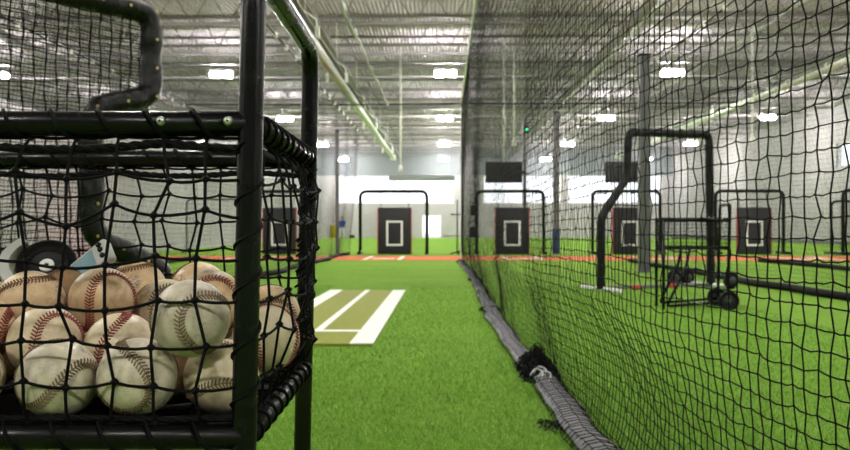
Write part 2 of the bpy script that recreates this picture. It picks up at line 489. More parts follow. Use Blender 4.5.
# radiant heater tubes
def heater(x, z, y0, y1, lab):
    r = empty('ceiling_heater_tube', (x, y0, z))
    L = y1 - y0
    MB().tube([(0, 0, 0), (0, L, 0)], 0.14, 14).build('tube', M['tube_green'], r)
    c = MB(); a = np.linspace(-1.1, 1.1, 9)
    sec = [(math.sin(t) * 0.26, math.cos(t) * 0.22 + 0.02) for t in a]
    v = [(px, yy, pz) for yy in (0.3, L - 0.3) for px, pz in sec] + [(px * 0.96, yy, pz - 0.012) for yy in (0.3, L - 0.3) for px, pz in sec]
    fs = []
    for k in range(8):
        fs += [(k, k + 1, k + 10, k + 9), (18 + k + 1, 18 + k, 18 + k + 9, 18 + k + 10)]
    fs += [(0, 9, 27, 18), (8, 26, 35, 17)]
    c.add(v, fs, 0, False); c.build('reflector', M['galv'], r)
    for k in range(int(L // 6)):
        h = MB(); yy = 2 + k * 6
        h.tube([(-0.28, yy, 0.04), (-0.28, yy, 0.30), (0, yy, 0.5), (0.28, yy, 0.30), (0.28, yy, 0.04)], 0.02, 6)
        h.tube([(0, yy, 0.5), (0, yy, CEIL - 1.05 - z)], 0.012, 5)
        h.box((0.30, yy, -0.02), (0.10, 0.10, 0.3)); h.box((-0.30, yy, -0.02), (0.10, 0.10, 0.3))
        h.build('hanger', M['white_pipe'], r)
    b = MB(); b.box((0, L + 0.25, 0), (0.36, 0.6, 0.34), 0.03); b.build('burner_box', M['white_pipe'], r)
    tag(r, lab, 'heater', 'long heater tubes under the ceiling')
heater(-3.35, 5.6, 6.0, 55.0, 'long pale heater tube running down the ceiling above the pitching mat')
heater(11.6, 5.7, 9.0, 55.0, 'long pale green heater tube under the ceiling towards the right wall')

# ducts and hanging cords
s = MB().tube([(-4.6, 70, 5.15), (1.0, 70, 5.15)], 0.24, 12)
for k in range(4):
    s.tube([(-4 + k * 1.5, 70, 5.35), (-4 + k * 1.5, 70, CEIL - 0.3)], 0.012, 5)
tag(s.build('ceiling_duct', M['duct']), 'dark grey duct hung crosswise in front of the far windows', 'duct')


def cord(u, v1, d, lab, blue=False, ztop=CEIL - 1.05):
    p = P(u, v1, d)
    r = tag(empty('hanging_cable', p), lab, 'cord', 'white drop cords from the ceiling')
    MB().tube([(0, 0, 0), (0.01, 0, (ztop - p.z) * 0.5), (0, 0, ztop - p.z)], 0.042, 8).build('cable', M['white_pipe'], r)
    s = MB()
    s.lathe([(0.001, -0.26), (0.07, -0.24), (0.085, -0.12), (0.05, 0.0), (0.03, 0.04), (0.001, 0.05)], None, 14)
    s.build('plug', M['blue'] if blue else M['white_pipe'], r)
cord(400.5, 165, 30, 'white drop cord hanging over the middle lane')
cord(504, 166, 29, 'white drop cord ending in front of the dark hanging screen')
cord(514, 139, 30, 'shorter white drop cord with a blue plug')
cord(752, 135, 27, 'white drop cord hanging over the lane at the right wall')

# ------------------------------------------------------------------ backstop frames and pads
def backstop_hoop_stand():
    r = empty('backstop_hoop_stand')
    w, h, t = 2.2, 2.06, 0.056
    MB().tube(rounded([(-w / 2, 0, 0.03), (-w / 2, 0, h), (w / 2, 0, h), (w / 2, 0, 0.03)], 0.22, 8), t, 12).build('hoop', M['black_metal'], r)
    for sx in (-1, 1):
        MB().tube([(sx * w / 2, -0.55, 0.036), (sx * w / 2, 0.55, 0.036)], t, 10).build('foot', M['black_metal'], r)
    each('clip', MB().box((0, 0, 0), (0.05, 0.10, 0.11), 0.01), M['bezel'], r, [(x, 0, h) for x in (-0.75, 0.0, 0.45)])
    nt = MB(); k = 0.06
    xs = np.arange(-w / 2 + 0.06, w / 2 - 0.03, k); zs = np.arange(0.08, h - 0.04, k)
    X, Z = np.meshgrid(xs, zs, indexing='ij'); G = np.stack([X, 0.01 * np.sin(X * 9 + Z * 7), Z], -1)
    nt.lines(G, 0.0011, (0, 1, 0)); nt.lines(G.transpose(1, 0, 2), 0.0011, (0, 1, 0))
    nt.build('netting', M['twine'], r)
    return r


def backstop_pad():
    r = empty('backstop_pad')
    w, h = 1.12, 1.52
    MB().box((0, 0, h / 2), (w - 0.04, 0.10, h), 0.03).build('panel', M['pad_vinyl'], r)
    for sx in (-1, 1): MB().box((sx * (w / 2 - 0.012), 0, h / 2), (0.03, 0.105, h - 0.02), 0.012).build('edge_band', M['red_vinyl'], r)
    z = MB(); zc = 0.68; a, b, t = 0.54, 0.82, 0.062
    for sx in (-1, 1): z.box((sx * (a - t) / 2, -0.052, zc), (t, 0.008, b))
    for sz in (-1, 1): z.box((0, -0.052, zc + sz * (b - t) / 2), (a - 2 * t, 0.008, t))
    z.build('strike_zone', M['white_vinyl'], r)
    each('strap', MB().tube([(0, 0, h - 0.01), (0, 0.12, h + 0.28), (0, 0.16, 2.0)], 0.012, 5), M['cord'], r, [(-0.45, 0, 0), (0.45, 0, 0)])
    return r
f0 = backstop_hoop_stand(); p0 = backstop_pad()
lane_lab = {-5.4: 'seen through the ball cart', -1.63: 'at the end of the middle lane', 2.2: 'under the hanging screen beside the long net',
            6.0: 'behind the grey net post', 10.0: 'nearest the right wall', -9.2: ''}
first = True
for x in LANES[1:]:
    f = f0 if first else copy_tree(f0); p = p0 if first else copy_tree(p0); first = False
    f.location = (x, 27.2, 0); p.location = (x + 0.05, 26.95, 0)
    tag(f, 'black tube hoop stand around the pad ' + lane_lab[x], 'hoop stand', 'backstop hoop stands at the lane ends')
    tag(p, 'charcoal pad with white strike-zone rectangle ' + lane_lab[x], 'pad', 'strike-zone pads at the lane ends')
# clamps on the frame right of the long net
s = MB().box((0, 0, 0), (0.26, 0.16, 0.34), 0.02); b = s.build('control_box', M['bezel']); b.location = (1.02, 26.98, 1.42)
tag(b, 'small black box clamped high on the frame under the hanging screen', 'box', 'boxes clamped to the frame')
b2 = copy_tree(b); b2.location = (1.0, 26.98, 0.72); tag(b2, 'small black box clamped low on the frame under the hanging screen', 'box')

# spare frames at the right edge, one thin frame seen through the cart
def plain_frame(x, y, w, h, t, m, lab, rz=0.0):
    r = tag(empty('spare_hoop_stand', (x, y, 0), rz), lab, 'frame')
    MB().tube(rounded([(-w / 2, 0, t), (-w / 2, 0, h), (w / 2, 0, h), (w / 2, 0, t)], 0.2, 7), t, 10).build('hoop', m, r)
    for sx in (-1, 1): MB().tube([(sx * w / 2, -0.45, t), (sx * w / 2, 0.45, t)], t, 8).build('foot', m, r)
    k = 0.07; nt = MB(); xs = np.arange(-w / 2 + 0.05, w / 2, k); zs = np.arange(0.1, h - 0.03, k)
    X, Z = np.meshgrid(xs, zs, indexing='ij'); G = np.stack([X, 0 * X, Z], -1)
    nt.lines(G, 0.0011, (0, 1, 0)); nt.lines(G.transpose(1, 0, 2), 0.0011, (0, 1, 0)); nt.build('netting', M['twine'], r)
plain_frame(13.45, 27.0, 1.8, 1.72, 0.042, M['black_metal'], 'thin black frame at the right edge of the view')
plain_frame(13.40, 25.9, 2.0, 2.02, 0.06, M['black_metal'], 'thicker black frame overlapping the thin one at the right edge')
plain_frame(-7.7, 28.5, 2.4, 1.85, 0.030, M['hub'], 'thin grey-brown frame seen through the cart net, by the left wall')

# ------------------------------------------------------------------ screens on drop poles
def hanging_screen(x, y, z, side, lab):
    r = tag(empty('hanging_screen', (x, y, z)), lab, 'screen', 'dark screens hung over the lanes')
    MB().box((0, 0, 0), (1.26, 0.07, 0.72), 0.012).build('casing', M['bezel'], r)
    MB().box((0, -0.037, 0.01), (1.20, 0.006, 0.66)).build('display', M['screen'], r)
    MB().tube([(side * 0.72, 0.12, -z), (side * 0.72, 0.12, 4.7 - z)], 0.065, 10).build('pole', M['post_grey'], r)
    MB().box((side * 0.36, 0.08, 0), (0.78, 0.08, 0.1)).build('bracket', M['bezel'], r)
    if x < 4:
        b = MB().box((0.76, 0.0, 1.45), (0.2, 0.16, 0.22), 0.02).build('sensor', M['bezel'], r)
        MB().box((0.78, -0.085, 1.45), (0.08, 0.012, 0.08)).build('indicator', M['green_led'], b)
hanging_screen(2.08, 28.3, 2.76, 1, 'dark hanging screen over the pad just right of the long net')
hanging_screen(6.15, 28.3, 2.76, 1, 'dark hanging screen partly behind the bent left bar of the padded screen')

# ------------------------------------------------------------------ net posts
def net_post(x, y, w, h, lab, pad=None):
    r = tag(empty('net_post', (x, y, 0)), lab, 'post', 'grey posts of the net lanes')
    MB().box((0, 0, h / 2), (w, w, h), 0.012).build('shaft', M['post_grey'], r)
    MB().box((0, 0, h + 0.02), (w + 0.03, w + 0.03, 0.04), 0.008).build('cap', M['bezel'], r)
    MB().box((0, 0, 0.01), (w + 0.10, w + 0.10, 0.02)).build('base_plate', M['post_grey'], r)
    if pad: MB().box((0, 0, 0.42), (w + 0.08, w + 0.08, 0.78), 0.05).build('post_wrap', M['navy'], r)
net_post(3.80, 15.7, 0.20, 4.08, 'grey square post standing in front of a strike-zone pad')
net_post(3.68, 27.0, 0.17, 4.6, 'distant grey post with a navy wrap at its foot', True)
net_post(-3.45, 26.9, 0.11, 4.0, 'slim dark post left of the middle lane, beyond the pitching mat')

# stand by the end of the long net
r = tag(empty('net_stand', (0.52, 26.2, 0)), 'black double-post stand with a crossbar at the far end of the long net', 'stand')
for x, h in ((-0.07, 1.75), (0.08, 1.9)): MB().tube([(x, 0, 0.03), (x, 0, h)], 0.022, 8).build('upright', M['black_metal'], r)
MB().tube([(-0.28, 0, 1.28), (0.1, 0, 1.28)], 0.022, 8).build('crossbar', M['black_metal'], r)
MB().tube([(-0.5, 0, 0.6), (0.5, 0, 0.6)], 0.012, 8).build('crossbar', M['black_metal'], r)
for a in (0.4, 2.5, 4.6): MB().tube([(0, 0, 0.12), (math.cos(a) * 0.35, math.sin(a) * 0.35, 0.025)], 0.022, 8).build('foot', M['black_metal'], r)

# far-off small things
def bin_(x, y, lab):
    r = tag(empty('storage_bin', (x, y, 0)), lab, 'bin', 'yellow bins along the far wall')
    MB().lathe([(0.001, 0), (0.30, 0), (0.34, 0.05), (0.38, 1.0), (0.40, 1.02), (0.40, 1.06), (0.37, 1.06), (0.35, 0.1), (0.001, 0.1)], None, 20).build('tub', M['yellow'], r)
    MB().lathe([(0.41, 1.06), (0.42, 1.10), (0.3, 1.17), (0.001, 1.19)], None, 20).build('lid', M['yellow'], r)
bin_(-10.0 + 0.15, 74.6, 'yellow bin at the far wall beside the distant person')
bin_(14.2, 74.6, 'yellow bin at the far wall beyond the padded screen')
s = MB().box((0, 0, 0.14), (0.5, 0.3, 0.28), 0.03); s.tube([(-0.12, 0, 0.27), (-0.12, 0, 0.33), (0.12, 0, 0.33), (0.12, 0, 0.27)], 0.014, 6)
b = s.build('equipment_case', M['bezel']); b.location = (-8.3, 75.2, 0); tag(b, 'small black case on the turf at the far wall', 'case')


def person(x, y, rz, lab):
    r = tag(empty('person', (x, y, 0), rz), lab, 'person')
    me = bpy.data.meshes.new('body')
    V = [((0, 0, 0.93), 0.13), ((0, 0.0, 1.12), 0.12), ((0, 0, 1.32), 0.15), ((0, 0, 1.45), 0.06), ((0, -0.02, 1.52), 0.06), ((0, -0.03, 1.60), 0.088), ((0, -0.02, 1.67), 0.07),
         ((0.09, 0, 0.86), 0.095), ((0.11, -0.03, 0.48), 0.062), ((0.12, 0.05, 0.09), 0.042), ((0.13, -0.10, 0.035), 0.036),
         ((-0.09, 0, 0.86), 0.095), ((-0.12, 0.06, 0.48), 0.062), ((-0.13, 0.16, 0.09), 0.042), ((-0.14, 0.02, 0.035), 0.036),
         ((0.19, 0, 1.38), 0.06), ((0.25, 0.04, 1.10), 0.046), ((0.24, -0.10, 0.88), 0.034), ((0.24, -0.15, 0.79), 0.036),
         ((-0.19, 0, 1.38), 0.06), ((-0.25, 0.03, 1.10), 0.046), ((-0.23, -0.12, 0.90), 0.034), ((-0.22, -0.17, 0.81), 0.036)]
    E = [(0, 1), (1, 2), (2, 3), (3, 4), (4, 5), (5, 6), (0, 7), (7, 8), (8, 9), (9, 10), (0, 11), (11, 12), (12, 13), (13, 14), (2, 15), (15, 16), (16, 17), (17, 18), (2, 19), (19, 20), (20, 21), (21, 22)]
    me.from_pydata([v for v, _ in V], E, []); me.materials.append(M['skin'])
    o = bpy.data.objects.new('body', me); COL.objects.link(o); o.parent = r
    sk = o.modifiers.new('skin', 'SKIN')
    for d, (_, rad) in zip(me.skin_vertices[0].data, V): d.radius = (rad, rad)
    me.skin_vertices[0].data[0].use_root = True
    ss = o.modifiers.new('smooth', 'SUBSURF'); ss.levels = ss.render_levels = 1
    sh = MB(); sh.lathe([(0.155, 0.90), (0.165, 1.05), (0.175, 1.25), (0.19, 1.36), (0.10, 1.45), (0.06, 1.47)], Matrix.Diagonal((1.15, 0.85, 1, 1)), 18)
    for sx in (-1, 1): sh.tube([(sx * 0.17, 0, 1.39), (sx * 0.23, 0.02, 1.22), (sx * 0.245, 0.03, 1.14)], [0.078, 0.07, 0.064], 10)
    sh.build('shirt', M['blue'], r)
    tr = MB(); tr.lathe([(0.15, 0.98), (0.155, 0.86), (0.12, 0.80)], Matrix.Diagonal((1.1, 0.9, 1, 1)), 16)
    tr.tube([(0.09, 0, 0.88), (0.11, -0.03, 0.48), (0.12, 0.05, 0.12)], [0.11, 0.08, 0.065], 10); tr.tube([(-0.09, 0, 0.88), (-0.12, 0.06, 0.48), (-0.13, 0.16, 0.12)], [0.11, 0.08, 0.065], 10)
    tr.build('trousers', M['white_vinyl'], r)
    hb = MB(); hb.ball((0, 0.005, 1.66), 0.105, 2, (0.95, 1.05, 0.9)); hb.build('hair', M['hair'], r)
person(-7.35, 60.0, 0.4, 'distant dark-haired person in blue top standing by the left net')

# ------------------------------------------------------------------ pitching mat in the middle lane
r = tag(empty('pitching_mat', (-0.98, 8.25, 0)), 'olive turf pitching mat with white stripes lying in the middle lane', 'mat')
L0, L1 = -2.5, 2.5
MB().box((0, 0, 0.012), (0.98, 5.0, 0.024), 0.006).build('mat_base', M['olive'], r)
for sx in (-1, 1): MB().box((sx * 0.41, 0, 0.021), (0.165, 5.0, 0.012), 0.003).build('side_stripe', M['white_turf'], r)
MB().box((0, 0.38, 0.0205), (0.062, 4.24, 0.010)).build('centre_stripe', M['white_turf'], r)
MB().box((0, -1.80, 0.0205), (0.655, 0.115, 0.010)).build('cross_stripe', M['white_turf'], r)

# ------------------------------------------------------------------ lane nets
def smooth(a, b, x):
    t = np.clip((x - a) / (b - a), 0, 1); return t * t * (3 - 2 * t)
tube_Y = np.array([0.3, 1.2, 2.2, 3.21, 3.96, 4.55, 4.98, 5.84, 7.06, 8.9, 11.1, 14.7, 20.6])
tube_X = np.array([0.76, 0.66, 0.59, 0.555, 0.550, 0.525, 0.513, 0.490, 0.463, 0.474, 0.497, 0.510, 0.425])
def xtube(Y): return np.interp(Y, tube_Y, tube_X) + 0.010 * np.sin(Y * 3.1) + 0.006 * np.sin(Y * 7.3)
def xmid(Y): return 0.44 + 0.24 * np.exp(-(Y - 1.69) / 2.0)
HN = 3.95
def xnet(Y, Z):
    top = smooth(1.9, HN, Z)
    xm = xmid(Y) * (1 - top) + 0.455 * top
    fold = 0.022 * np.sin(Y * 1.7 + 0.5) * np.exp(-Z / 1.1) + 0.008 * np.sin(Y * 4.1 + Z * 2.0) * np.exp(-Z / 0.6)
    low = np.clip(1 - Z / 0.55, 0, 1)
    bulge = (0.055 + 0.025 * np.sin(Y * 2.6)) * (0.3 + 0.7 * np.exp(-np.clip(Y - 4, 0, None) / 4)) * np.sin(np.clip(Z / 0.55, 0, 1) * PI) ** 1.0
    near = smooth(1.2, 2.6, Y)
    return xm + (xtube(Y) + 0.06 - xm) * low ** 2.2 + (bulge + fold) * near * np.exp(-np.clip(Y - 7, 0, None) / 6) + 0.01 * np.sin(Y * 0.9 + Z * 1.3)


def long_net():
    r = empty('hanging_net', (0, 0, 0))
    mh, mv = 0.044, 0.042
    ys = np.arange(0.55, 20.6, mh); zs = np.concatenate([np.arange(0.055, HN, mv), [HN]])
    Yg, Zg = np.meshgrid(ys, zs, indexing='ij')
    jj = np.arange(len(zs))[None, :]; ii = np.arange(len(ys))[:, None]
    kink = ((ii + jj) % 2 * 2 - 1)
    Yj = Yg + kink * 0.0035 + RNG.normal(0, 0.0022, Yg.shape) + 0.006 * np.sin(Zg * 5 + Yg * 3)
    sag = 0.010 * np.sin(Yg * 2.2 + Zg * 0.7) + 0.002 * np.sin(Yg * 7.0)
    Zj = np.clip(Zg + RNG.normal(0, 0.0022, Yg.shape) + sag * smooth(0.0, 0.4, Zg) * smooth(HN, HN - 0.3, Zg), 0.03, None)
    G = np.stack([xnet(Yj, Zg) + RNG.normal(0, 0.002, Yg.shape), Yj, Zj], -1)
    # rows lying over the hem tube
    over = []
    for dx, z in ((0.072, 0.026), (0.045, 0.050), (0.0, 0.058), (-0.048, 0.048), (-0.078, 0.012)):
        over.append(np.stack([xtube(Yg[:, 0]) + dx + RNG.normal(0, 0.003, len(ys)), Yj[:, 0], np.full(len(ys), z)], -1))
    G = np.concatenate([np.stack(over[::-1], 1), G], 1)
    s = MB()
    near = ys < 5.0
    # mid points add the slack between knots on the near part
    def slack(A, amp):
        B = np.empty((A.shape[0], A.shape[1] * 2 - 1, 3)); B[:, ::2] = A
        mid = (A[:, :-1] + A[:, 1:]) / 2; mid[..., 2] -= amp * RNG.random(mid.shape[:2]); mid[..., 1] += RNG.normal(0, amp * 0.3, mid.shape[:2])
        B[:, 1::2] = mid; return B
    k = int(near.sum())
    s.lines(slack(G[:k], 0.0), 0.0017, (1, 0.3, 0), 4)
    s.lines(slack(G[:k].transpose(1, 0, 2), 0.004), 0.0017, (1, 0.3, 0), 4)
    s.lines(G[k - 1:], 0.00115, (1, 0.2, 0), 3); s.lines(G[k - 1:].transpose(1, 0, 2), 0.00115, (1, 0.2, 0), 3)
    s.knots(G[:k], 0.0036)
    s.build('netting', M['twine'], r)
    # top rope with its clips
    yy = np.arange(0.5, 20.65, 0.08)
    MB().tube(np.stack([np.full(len(yy), 0.455), yy, HN + 0.01 * np.sin(yy * 9)], -1), 0.026, 6).build('top_rope', M['rope'], r)
    each('clip', MB().box((0, 0, 0), (0.03, 0.04, 0.05), 0.006), M['galv'], r, [(0.455, y, HN - 0.01) for y in np.arange(0.8, 20.5, 0.45)])
    # end rope
    zz = np.arange(0.05, HN, 0.1)
    MB().tube(np.stack([xnet(np.full(len(zz), 20.58), zz), np.full(len(zz), 20.6), zz], -1), 0.014, 6).build('end_rope', M['rope'], r)
    # hem tube, flat on the turf
    yy = np.arange(0.5, 20.6, 0.05); s = MB(); sides = 14
    an = np.arange(sides) / sides * 2 * PI
    wv = 0.068 + 0.006 * np.sin(yy * 5.3) + 0.004 * np.sin(yy * 17); hv = 0.019 + 0.004 * np.sin(yy * 4.1 + 1) + 0.002 * np.sin(yy * 23)
    tw = 0.35 * np.sin(yy * 0.9)
    px = wv[:, None] * np.cos(an); pz = hv[:, None] * np.sin(an)
    v = np.stack([xtube(yy)[:, None] + px, yy[:, None] + 0 * px, np.maximum(pz + px * 0.15 * np.sin(tw)[:, None] + 0.026, 0.004)], -1)
    i = np.arange(len(yy) - 1)[:, None]; j = np.arange(sides)[None]; j2 = (j + 1) % sides
    s.add(v.reshape(-1, 3), np.stack(np.broadcast_arrays(i * sides + j, i * sides + j2, (i + 1) * sides + j2, (i + 1) * sides + j), -1).reshape(-1, 4), 0, True)
    s.build('hem_tube', M['hem'], r)
    # bunched netting where the hem is gathered
    for (y0, n, sp, hh) in ((4.70, 260, 0.40, 0.17), (8.3, 50, 0.22, 0.07), (13.2, 50, 0.3, 0.07), (3.42, 24, 0.10, 0.02), (20.3, 60, 0.3, 0.12)):
        b = MB(); xc = float(xtube(np.array([y0]))[0]) + (-0.045 if y0 < 3.5 else 0.0)
        nu_, nv_ = 13, max(9, int(sp * 55))
        for layer in range(max(2, n // 60)):
            U, V = np.meshgrid(np.linspace(-1, 1, nu_), np.linspace(-1, 1, nv_), indexing='ij')
            ph = RNG.random(4) * 6; amp = 0.55 + 0.15 * layer
            dome = np.clip(1 - U ** 2, 0, 1) ** 0.6 * np.clip(1 - V ** 2, 0, 1) ** 0.5
            Z = 0.008 + hh * amp * dome * (0.62 + 0.38 * np.sin(U * 5 + ph[0] + V * 4) * np.sin(V * 7 + ph[1])) + RNG.normal(0, 0.004, U.shape)
            G = np.stack([xc + U * (0.095 + 0.015 * np.sin(V * 6 + ph[2])) + RNG.normal(0, 0.005, U.shape), y0 + V * sp * 0.75 + 0.02 * np.sin(U * 6 + ph[3]) + RNG.normal(0, 0.005, U.shape), np.maximum(Z, 0.005)], -1)
            b.lines(G, 0.0021, (0.3, 0.2, 1), 4); b.lines(G.transpose(1, 0, 2), 0.0021, (0.3, 0.2, 1), 4)
        tag(b.build('bunched_netting', M['twine'], r), kind='stuff')
    for y, x in ((4.36, -0.055), (4.43, -0.03), (4.3, -0.02)):
        xx = float(xtube(np.array([y]))[0]) + x
        MB().tube(rounded([(xx - 0.03, y, 0.05), (xx, y + 0.03, 0.085), (xx + 0.04, y, 0.07), (xx + 0.02, y - 0.06, 0.04)], 0.02, 4), 0.004, 6).build('tie', M['galv'], r)
    return r
tag(long_net(), 'long black lane net hanging along the right side, its grey hem on the turf', 'net', 'black nets between the lanes')


def lane_net(xt, xb, y0, y1, lab, m=0.055, r0=0.0017, clips=True, hem=True):
    r = tag(empty('hanging_net', (0, 0, 0)), lab, 'net', 'black nets between the lanes')
    ys = np.arange(y0, y1, m * 1.1); zs = np.arange(0.07, HN + 0.01, m)
    Yg, Zg = np.meshgrid(ys, zs, indexing='ij')
    low = np.clip(1 - Zg / 0.8, 0, 1)
    X = xt + (xb - xt) * (1 - Zg / HN) ** 1.6 + 0.06 * np.sin(Yg * 1.1 + xt) * low + 0.02 * np.sin(Yg * 2.7 + Zg)
    G = np.stack([X + RNG.normal(0, 0.004, X.shape), Yg + RNG.normal(0, 0.004, X.shape), Zg + 0.02 * np.sin(Yg * 1.3)], -1)
    s = MB(); s.lines(G, r0, (1, 0.2, 0)); s.lines(G.transpose(1, 0, 2), r0, (1, 0.2, 0)); s.build('netting', M['twine'], r)
    MB().tube([(xt, y0, HN), (xt, (y0 + y1) / 2, HN - 0.03), (xt, y1, HN)], 0.012, 6).build('top_rope', M['cord'], r)
    if clips:
        each('clip', MB().box((0, 0, 0), (0.05, 0.05, 0.09), 0.01), M['white_pipe'], r, [(xt, y, HN - 0.02) for y in np.arange(y0 + 0.2, y1, 0.9)])
    if hem:
        yy = np.arange(y0, y1, 0.2)
        MB().tube(np.stack([xb + 0.06 * np.sin(yy * 1.1 + xt) + 0.03 * np.sin(yy * 3), yy, np.full(len(yy), 0.05)], -1), 0.05, 8).build('hem_tube', M['cord'], r)
lane_net(3.96, 4.55, 7.0, 20.6, 'black lane net along the line of the grey square post')
lane_net(7.25, 7.9, 12.0, 20.6, 'black lane net with white clips, beyond the padded screen')
lane_net(-2.68, -3.05, 4.0, 26.5, 'black lane net left of the pitching mat, behind the ball cart')
lane_net(-6.5, -6.6, 10.5, 22.0, 'black lane net nearest the left wall, seen through the ball cart')

# overhead nets
def roof_net(x0, x1, y0, y1, lab, m=0.055):
    xs = np.linspace(x0, x1, int((x1 - x0) / m) + 1); ys = np.arange(y0, y1, m)
    Xg, Yg = np.meshgrid(xs, ys, indexing='ij')
    u = (Xg - x0) / (x1 - x0)
    Z = HN - 0.16 * np.sin(u * PI) - 0.03 * np.sin(Yg * 1.9) * np.sin(u * PI)
    G = np.stack([Xg, Yg, Z], -1)
    s = MB(); s.lines(G, 0.0019, (0, 0.1, 1)); s.lines(G.transpose(1, 0, 2), 0.0019, (0.1, 0, 1)); tag(s.build('ceiling_net', M['twine']), lab, 'net', 'flat nets over the lanes')
roof_net(-2.66, 0.44, 1.5, 20.6, 'flat black net over the middle lane')
roof_net(0.47, 3.74, 1.5, 20.6, 'flat black net over the lane right of the long net')
roof_net(3.78, 7.22, 6.0, 20.6, 'flat black net over the lane behind the grey square post')
roof_net(-6.46, -2.70, 5.0, 20.6, 'flat black net over the lane left of the pitching mat')


def seam_cord(x, y0, y1, z, lab):
    r = tag(empty('ceiling_rope', (x, y0, z)), lab, 'cord', 'white cords carrying the overhead nets')
    yy = np.arange(0, y1 - y0, 0.15)
    MB().tube(np.stack([0.015 * np.sin(yy * 1.7), yy, 0.012 * np.sin(yy * 5) - 0.05 * np.sin(yy / (y1 - y0) * PI)], -1), 0.022, 6).build('rope', M['rope'], r)
    each('clip', MB().tube([(0, 0, 0.05), (0.03, 0.02, -0.06)], 0.014, 6), M['rope'], r, [(0, y, 0) for y in np.arange(0.5, y1 - y0, 1.5)])
seam_cord(-1.38, 2, 20.8, HN - 0.02, 'white knotted cord along the net over the middle lane')
seam_cord(2.98, 2, 20.8, HN - 0.02, 'white cord along the net right of the long net')
seam_cord(4.85, 5, 20.8, HN - 0.02, 'white cord along the net behind the grey square post')
tag(MB().tube([(-6.6, 20.65, HN), (-2.7, 20.65, HN - 0.02), (0.45, 20.65, HN), (3.75, 20.65, HN - 0.01), (7.3, 20.65, HN)], 0.016, 6).build('ceiling_cable', M['cord']), 'dark cable stretched across the lanes at the ends of the nets', 'cable')

# ------------------------------------------------------------------ padded screens
def clip_lines(poly, step, axis, off=0.0):
    """segments of parallel lines inside a polygon in (s, z)"""
    a = [p[axis] for p in poly]; out = []
    c = min(a) + off + step / 2
    while c < max(a):
        xs = []
        for i in range(len(poly)):
            p, q = poly[i], poly[(i + 1) % len(poly)]
            if (p[axis] - c) * (q[axis] - c) < 0:
                t = (c - p[axis]) / (q[axis] - p[axis]); xs.append(p[1 - axis] + t * (q[1 - axis] - p[1 - axis]))
        xs.sort()
        for i in range(0, len(xs) - 1, 2): out.append((c, xs[i], xs[i + 1]))
        c += step
    return out


def padded_screen(name, loc, rz, poly, n_top, pad_r, mh, mv, tw, lab, foot_m, wheels=False):
    """poly: outline (s, z) starting at the two ends of the base bar; local x = s"""
    r = tag(empty(name, loc, rz), lab, 'screen')
    k = len(poly)
    # sleeves: one per straight side
    if wheels:      # no padding along the base bar
        op = [(poly[1][0], 0.03)] + list(poly[2:]) + [(poly[0][0], 0.03)]
        path = rounded([(a, 0, b) for a, b in op], 0.11, 6)
    else: path = rounded([(a, 0, b) for a, b in poly], 0.11, 6, closed=True)
    d = densify(path, 0.03, not wheels)
    rad = pad_r * (1 + 0.05 * np.sin(np.arange(len(d)) * 0.9) + 0.04 * RNG.normal(0, 1, len(d)))
    pv = MB(); pv.tube(d, rad, 14, closed=not wheels); pv.build('pad_sleeve', M['vinyl'], r)
    g = MB().lathe([(0.003, 0.003), (0.008, 0.003), (0.009, 0), (0.004, 0)], Matrix.Rotation(-PI / 2, 4, 'X'), 10)
    if not wheels: each('grommet', g, M['brass'], r, [(x, pad_r * 1.0, z) for x, _, z in densify([(a, 0, b) for a, b in poly], 0.16, True)])
    nt = MB()
    for layer, y in ((0, -0.02), (1, 0.03)):
        for c, a, b in clip_lines(poly, mh, 0, layer * mh * 0.4):
            n = max(2, int((b - a) / mv)); t = np.linspace(a, b, n)
            nt.tube(np.stack([c + 0.006 * np.sin(t * 17 + c * 40) + RNG.normal(0, 0.002, n), np.full(n, y) + 0.02 * np.sin(t * 3), t], -1), tw, 3, caps=False)
        for c, a, b in clip_lines(poly, mv, 1, layer * mv * 0.4):
            n = max(2, int((b - a) / mh)); t = np.linspace(a, b, n)
            nt.tube(np.stack([t, np.full(n, y) + 0.02 * math.sin(c * 3), c + 0.005 * np.sin(t * 15 + c * 30) + RNG.normal(0, 0.002, n)], -1), tw, 3, caps=False)
    nt.build('netting', M['twine'], r)
    lo = min(b for _, b in poly)
    for a in (poly[0][0], poly[1][0]):
        f = MB(); f.tube(rounded([(a, -0.42, 0.03), (a, 0.42, 0.03)], 0.05), 0.028, 10)
        f.tube([(a, 0, 0.03), (a, 0, lo)], 0.026, 10); f.build('foot', foot_m, r)
    b = MB(); b.tube([(poly[0][0], 0, 0.04), (poly[1][0], 0, 0.04)], 0.024, 10); b.build('base_bar', M['post_grey'], r)
    each('coupling', MB().box((0, 0, 0), (0.14, 0.056, 0.056), 0.01), M['red_paint'], r, [(poly[0][0] + (poly[1][0] - poly[0][0]) * q, 0, 0.04) for q in (0.3, 0.62)])
    if wheels:
        for a, y in ((poly[1][0] - 0.05, -0.42), (poly[1][0] - 0.05, 0.42), (poly[1][0] - 0.35, 0.35)):
            w = MB(); mx = Matrix.Translation((a, y, 0.12)) @ Matrix.Rotation(PI / 2, 4, 'X')
            w.lathe([(0.055, -0.04), (0.10, -0.04), (0.12, -0.02), (0.12, 0.02), (0.10, 0.04), (0.055, 0.04), (0.055, -0.04)], mx, 22)
            wo = w.build('wheel', M['rubber'], r)
            h = MB(); h.lathe([(0.001, -0.045), (0.05, -0.045), (0.057, -0.03), (0.057, 0.03), (0.05, 0.045), (0.001, 0.045)], mx, 16); h.build('wheel_hub', M['hub'], wo)
    return r

